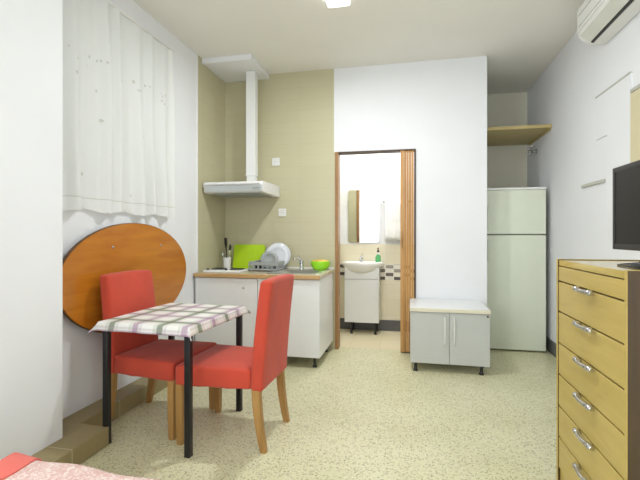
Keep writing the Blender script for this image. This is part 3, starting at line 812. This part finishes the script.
for k in range(7):
    z1 = gz[k]-.0035; z0 = gz[k+1]+.0035
    b = BM(); box(b, -w+.004, -w+.024, -l+.022, l-.022, z0, z1, .0015, 1)
    dr = obj('drawer' if k else 'top_rail', b, M['birch'], t)
    if k >= 1:
        zc_ = gz[k]
        b = BM()
        # bow handle straddling the upper edge of the drawer
        pts = []
        for i in range(13):
            a = -1+2*i/12
            pts.append((-w-.004-.022*(1-a*a)**.6, a*.070-.015, zc_-.004))
        tube(b, pts, [.007+.002*abs(-1+2*i/12) for i in range(13)], 10, flat=1.2)
        for s in (-1, 1):
            tube(b, [(-w-.012, s*.088-.015, zc_-.004), (-w-.014, s*.066-.015, zc_-.004), (-w-.018, s*.040-.015, zc_-.004)], [.009, .016, .010], 12, flat=.85)
        # anchor posts
        for s in (-1, 1): tube(b, [(-w-.014, s*.064-.015, zc_-.010), (-w+.006, s*.064-.015, zc_-.010)], .005, 8)
        obj('handle', b, M['chrome'], dr, 'chrome handle')

# ------------------------------------------------------------------ television and its cable
TXc, TYc = .915, 1.815
t = thing('television', 'black flat television on the chest of drawers, screen towards the room', 'television', (TXc, TYc, CH-.004), 0)
b = BM(); box(b, -.012, .026, -.31, .31, .060, .425, .006, 2); obj('casing', b, M['blackp'], t)
b = BM(); box(b, .026, .052, -.20, .20, .10, .36, .010, 2); obj('rear_cover', b, M['blackp'], t)
b = BM(); box(b, -.0145, -.012, -.290, .290, .085, .405); obj('screen', b, M['screen'], t)
b = BM()
box(b, -.0175, -.012, -.31, .31, .405, .425, .002, 1); box(b, -.0175, -.012, -.31, .31, .060, .085, .002, 1)
box(b, -.0175, -.012, -.31, -.290, .08, .41, .002, 1); box(b, -.0175, -.012, .290, .31, .08, .41, .002, 1); obj('bezel', b, M['black'], t)
b = BM(); lathe(b, [(0, 0), (.11, 0), (.112, .005), (.105, .010), (.05, .018), (0, .018)], 40, (0, 0, 0), .70, 1); obj('stand_base', b, M['blackp'], t)
b = BM(); box(b, .000, .024, -.04, .04, .018, .10, .005); obj('stand_neck', b, M['plasticg'], t)
b = BM(); tube(b, [(.955, 1.93, 1.19), (.95, 1.955, 1.150), (.93, 1.97, 1.125), (.90, 1.98, 1.1195), (.86, 1.95, 1.1195), (.825, 1.91, 1.1195), (.815, 1.85, 1.1195), (.815, 1.76, 1.1195), (.82, 1.68, 1.1195)], .003, 8)
tag(obj('television_cable', b, M['blackp']), 'thin black cable lying beside the television stand', 'cable')

# ------------------------------------------------------------------ right wall items
t = thing('air_conditioner', 'white wall-mounted air conditioner high on the right wall', 'air conditioner', (XR, 3.13, 2.68))
b = BM()
prof = [(0, 0), (-.10, .004), (-.165, .035), (-.195, .075), (-.198, .27), (-.185, .295), (0, .30)]
prism(b, prof, 'Y', -.40, .40)
bmesh.ops.bevel(b, geom=list(b.edges), offset=.006, segments=2, affect='EDGES'); obj('casing', b, M['plastic'], t)
b = BM(); box(b, -.204, -.194, -.385, .385, .105, .262, .003); obj('front_panel', b, M['plastic'], t)
b = BM(); box(b, -.2045, -.2038, -.36, .36, .212, .218); box(b, -.2045, -.2038, -.36, .36, .128, .134); obj('panel_groove', b, M['plasticg'], t)
b = BM(); prism(b, [(-.1925, .0665), (-.125, .0130), (-.128, .008), (-.198, .062)], 'Y', -.36, .35); obj('louver', b, M['acgrille'], t)
b = BM(); prism(b, [(-.122, .012), (-.106, .0045), (-.106, -.0005), (-.122, .0035)], 'Y', -.36, .35); obj('air_slot', b, M['blackp'], t)
# boards on the wall
t = thing('wall_panel', 'flat white board on the right wall above the television', 'panel', (XR, 3.0, 1.30))
b = BM(); prism(b, [(.15, 0), (.50, 0), (.50, .69), (.69, .69), (.69, 1.02), (.15, 1.02)], 'X', -.010, 0); obj('board', b, M['wall'], t)
b = BM(); box(b, -.014, 0, .15, .69, 1.02, 1.032); obj('edge_strip', b, M['greyst'], t, 'grey edge strip')
b = BM(); box(b, XR-.018, XR, 3.54, 3.96, 1.640, 1.668, .008, 3)
tag(obj('wall_strip', b, M['greyst']), 'short pale grey plastic strip on the right wall left of the television', 'strip')
t = thing('cream_board', 'cream coloured board with a grey top edge hung on the right wall above the television', 'board', (XR, 2.745, 1.60))
b = BM(); box(b, -.018, 0, -.40, .398, 0, .58, .003, 1); obj('board', b, M['cream_p'], t)
b = BM(); box(b, -.024, 0, -.40, .39, .58, .605, .004); obj('top_edge', b, M['greyst'], t)

# ------------------------------------------------------------------ ceiling lamp
def ceiling_lamp(loc, label):
    t = thing('ceiling_lamp', label, 'ceiling light', loc, 0)
    b = BM(); box(b, -.10, .10, -.10, .10, -.02, 0, .004); obj('base', b, M['plastic'], t)
    b = BM(); R = []
    for h, z in ((.085, -.020), (.125, -.045), (.120, -.062), (.09, -.075)):
        R.append([b.verts.new((p[0], p[1], z)) for p in rrect(-h, h, -h, h, .02)])
    for A, B in zip(R, R[1:]):
        for k in range(len(A)):
            f = b.faces.new((A[k], A[(k+1) % len(A)], B[(k+1) % len(A)], B[k])); f.smooth = True
    b.faces.new(R[-1]); obj('glass_shade', b, M['lamp'], t)
    t.scale = (.7, .7, 1)
    return t
ceiling_lamp((-.53, 3.06, CZ), 'small square glowing glass lamp on the ceiling above the middle of the room')
LY2 = -.6
ceiling_lamp((-.30, LY2, CZ), 'unseen square glass ceiling lamp added for fill light, behind the viewer above the bed')  # lamp out of view, added to light the room from behind

# ------------------------------------------------------------------ bed
t = thing('bed', 'bed with a pale blue sheet in the near left corner', 'bed', (-1.12, .16, 0), -.05)
b = BM(); box(b, -.58, .58, -.95, .93, .16, .27, .01); obj('bed_frame', b, M['leg'], t)
b = BM(); box(b, -.62, .59, -.96, .955, .27, .486, .035, 4)
for f in b.faces: f.smooth = True
obj('mattress', b, M['sheet'], t)
for px in (-.5, .5):
    for py in (-.85, .85):
        b = BM(); box(b, px-.025, px+.025, py-.025, py+.025, 0, .16); obj('leg', b, M['leg'], t)
# bedspread: drapes over top, foot end and right side
def drape(x0, x1, name, mat, lift, parent=None, right=True):
    b = BM(); nx, ny = 30, 40; G = {}
    ymax = 1.14
    path = []
    for j in range(ny+1):
        s = j/ny
        if s < .7: path.append((-.70+(ymax-.03+.70)*s/.7, .492))
        else:
            q = (s-.7)/.3
            a = min(1, q/.3)*PI/2
            path.append((ymax-.03+.03*math.sin(a)+(.010 if q > .3 else 0)*min(1, (q-.3)*3), .462+.03*math.cos(a)-(max(0, q-.3)/.7)*.22))
    for i in range(nx+1):
        u = i/nx
        x = x0+(x1-x0)*u
        for j, (y, z) in enumerate(path):
            G[i, j] = b.verts.new((x+.004*math.sin(y*20), y+lift*1.0+.004*math.sin(x*17)-.05*(x+1.2), z+lift+.003*math.sin(x*23)*math.sin(y*13)))
    for i in range(nx):
        for j in range(ny):
            f = b.faces.new((G[i, j], G[i+1, j], G[i+1, j+1], G[i, j+1])); f.smooth = True
    o = obj(name, b, mat, parent)
    sm = o.modifiers.new('s', 'SOLIDIFY'); sm.thickness = .006; sm.offset = 1
    return o
sp = drape(-1.285, -.54, 'bedspread', M['spread'], .012)
tag(sp, 'pink and white patterned bedspread with a coral border lying on the bed', 'bedspread')
o = drape(-1.288, -1.190, 'border', M['coral'], .0165, sp); o['label'] = 'coral border'

# ------------------------------------------------------------------ lights
def area(name, loc, size, power, col=(1, .97, .92), rot=(0, 0, 0), spread=PI):
    L = bpy.data.lights.new(name, 'AREA'); L.shape = 'SQUARE'; L.size = size; L.energy = power; L.color = col; L.spread = spread
    o = bpy.data.objects.new(name, L); COL.objects.link(o); o.location = loc; o.rotation_euler = rot; return o
def point(name, loc, r, power, col=(1, .97, .92)):
    L = bpy.data.lights.new(name, 'POINT'); L.shadow_soft_size = r; L.energy = power; L.color = col
    o = bpy.data.objects.new(name, L); COL.objects.link(o); o.location = loc; return o
WC = (.93, .965, 1)
area('lamp_light', (-.53, 3.06, CZ-.085), .16, 36, WC)
area('rear_lamp_fill', (-.30, LY2, CZ-.085), .16, 6, WC)  # fill from the added lamp behind the camera
point('bathroom_lamp_light', (-.35, 5.0, CZ-.22), .10, 40, (.97, .98, 1))
area('rear_fill_light', (.3, YR-.16, 1.75), 1.5, 24, (.89, .95, 1), (PI/2, 0, 0))  # added fill from behind the camera, brightens niche and fridge
area('side_fill_light', (XN-.16, -.85, 1.75), 1.4, 130, (.89, .95, 1), (0, -PI/2, 0))  # added fill through the unseen side opening, lifts the right wall
W = bpy.data.worlds.new('w'); SC.world = W; W.use_nodes = True
W.node_tree.nodes['Background'].inputs[0].default_value = (.8, .85, .9, 1)
W.node_tree.nodes['Background'].inputs[1].default_value = 1.5

# ------------------------------------------------------------------ camera
cam = bpy.data.cameras.new('camera'); co = bpy.data.objects.new('camera', cam); COL.objects.link(co)
cam.sensor_width = 36; cam.lens = 36*416/640; cam.shift_y = -5/640
co.location = (0, 0, 1.24); co.rotation_euler = (PI/2, 0, math.atan(90/416))
cam.clip_start = .02
SC.camera = co
vs = SC.view_settings; vs.view_transform = 'Standard'; vs.look = 'None'; vs.gamma = 1; vs.use_curve_mapping = False
vs.exposure = -.28
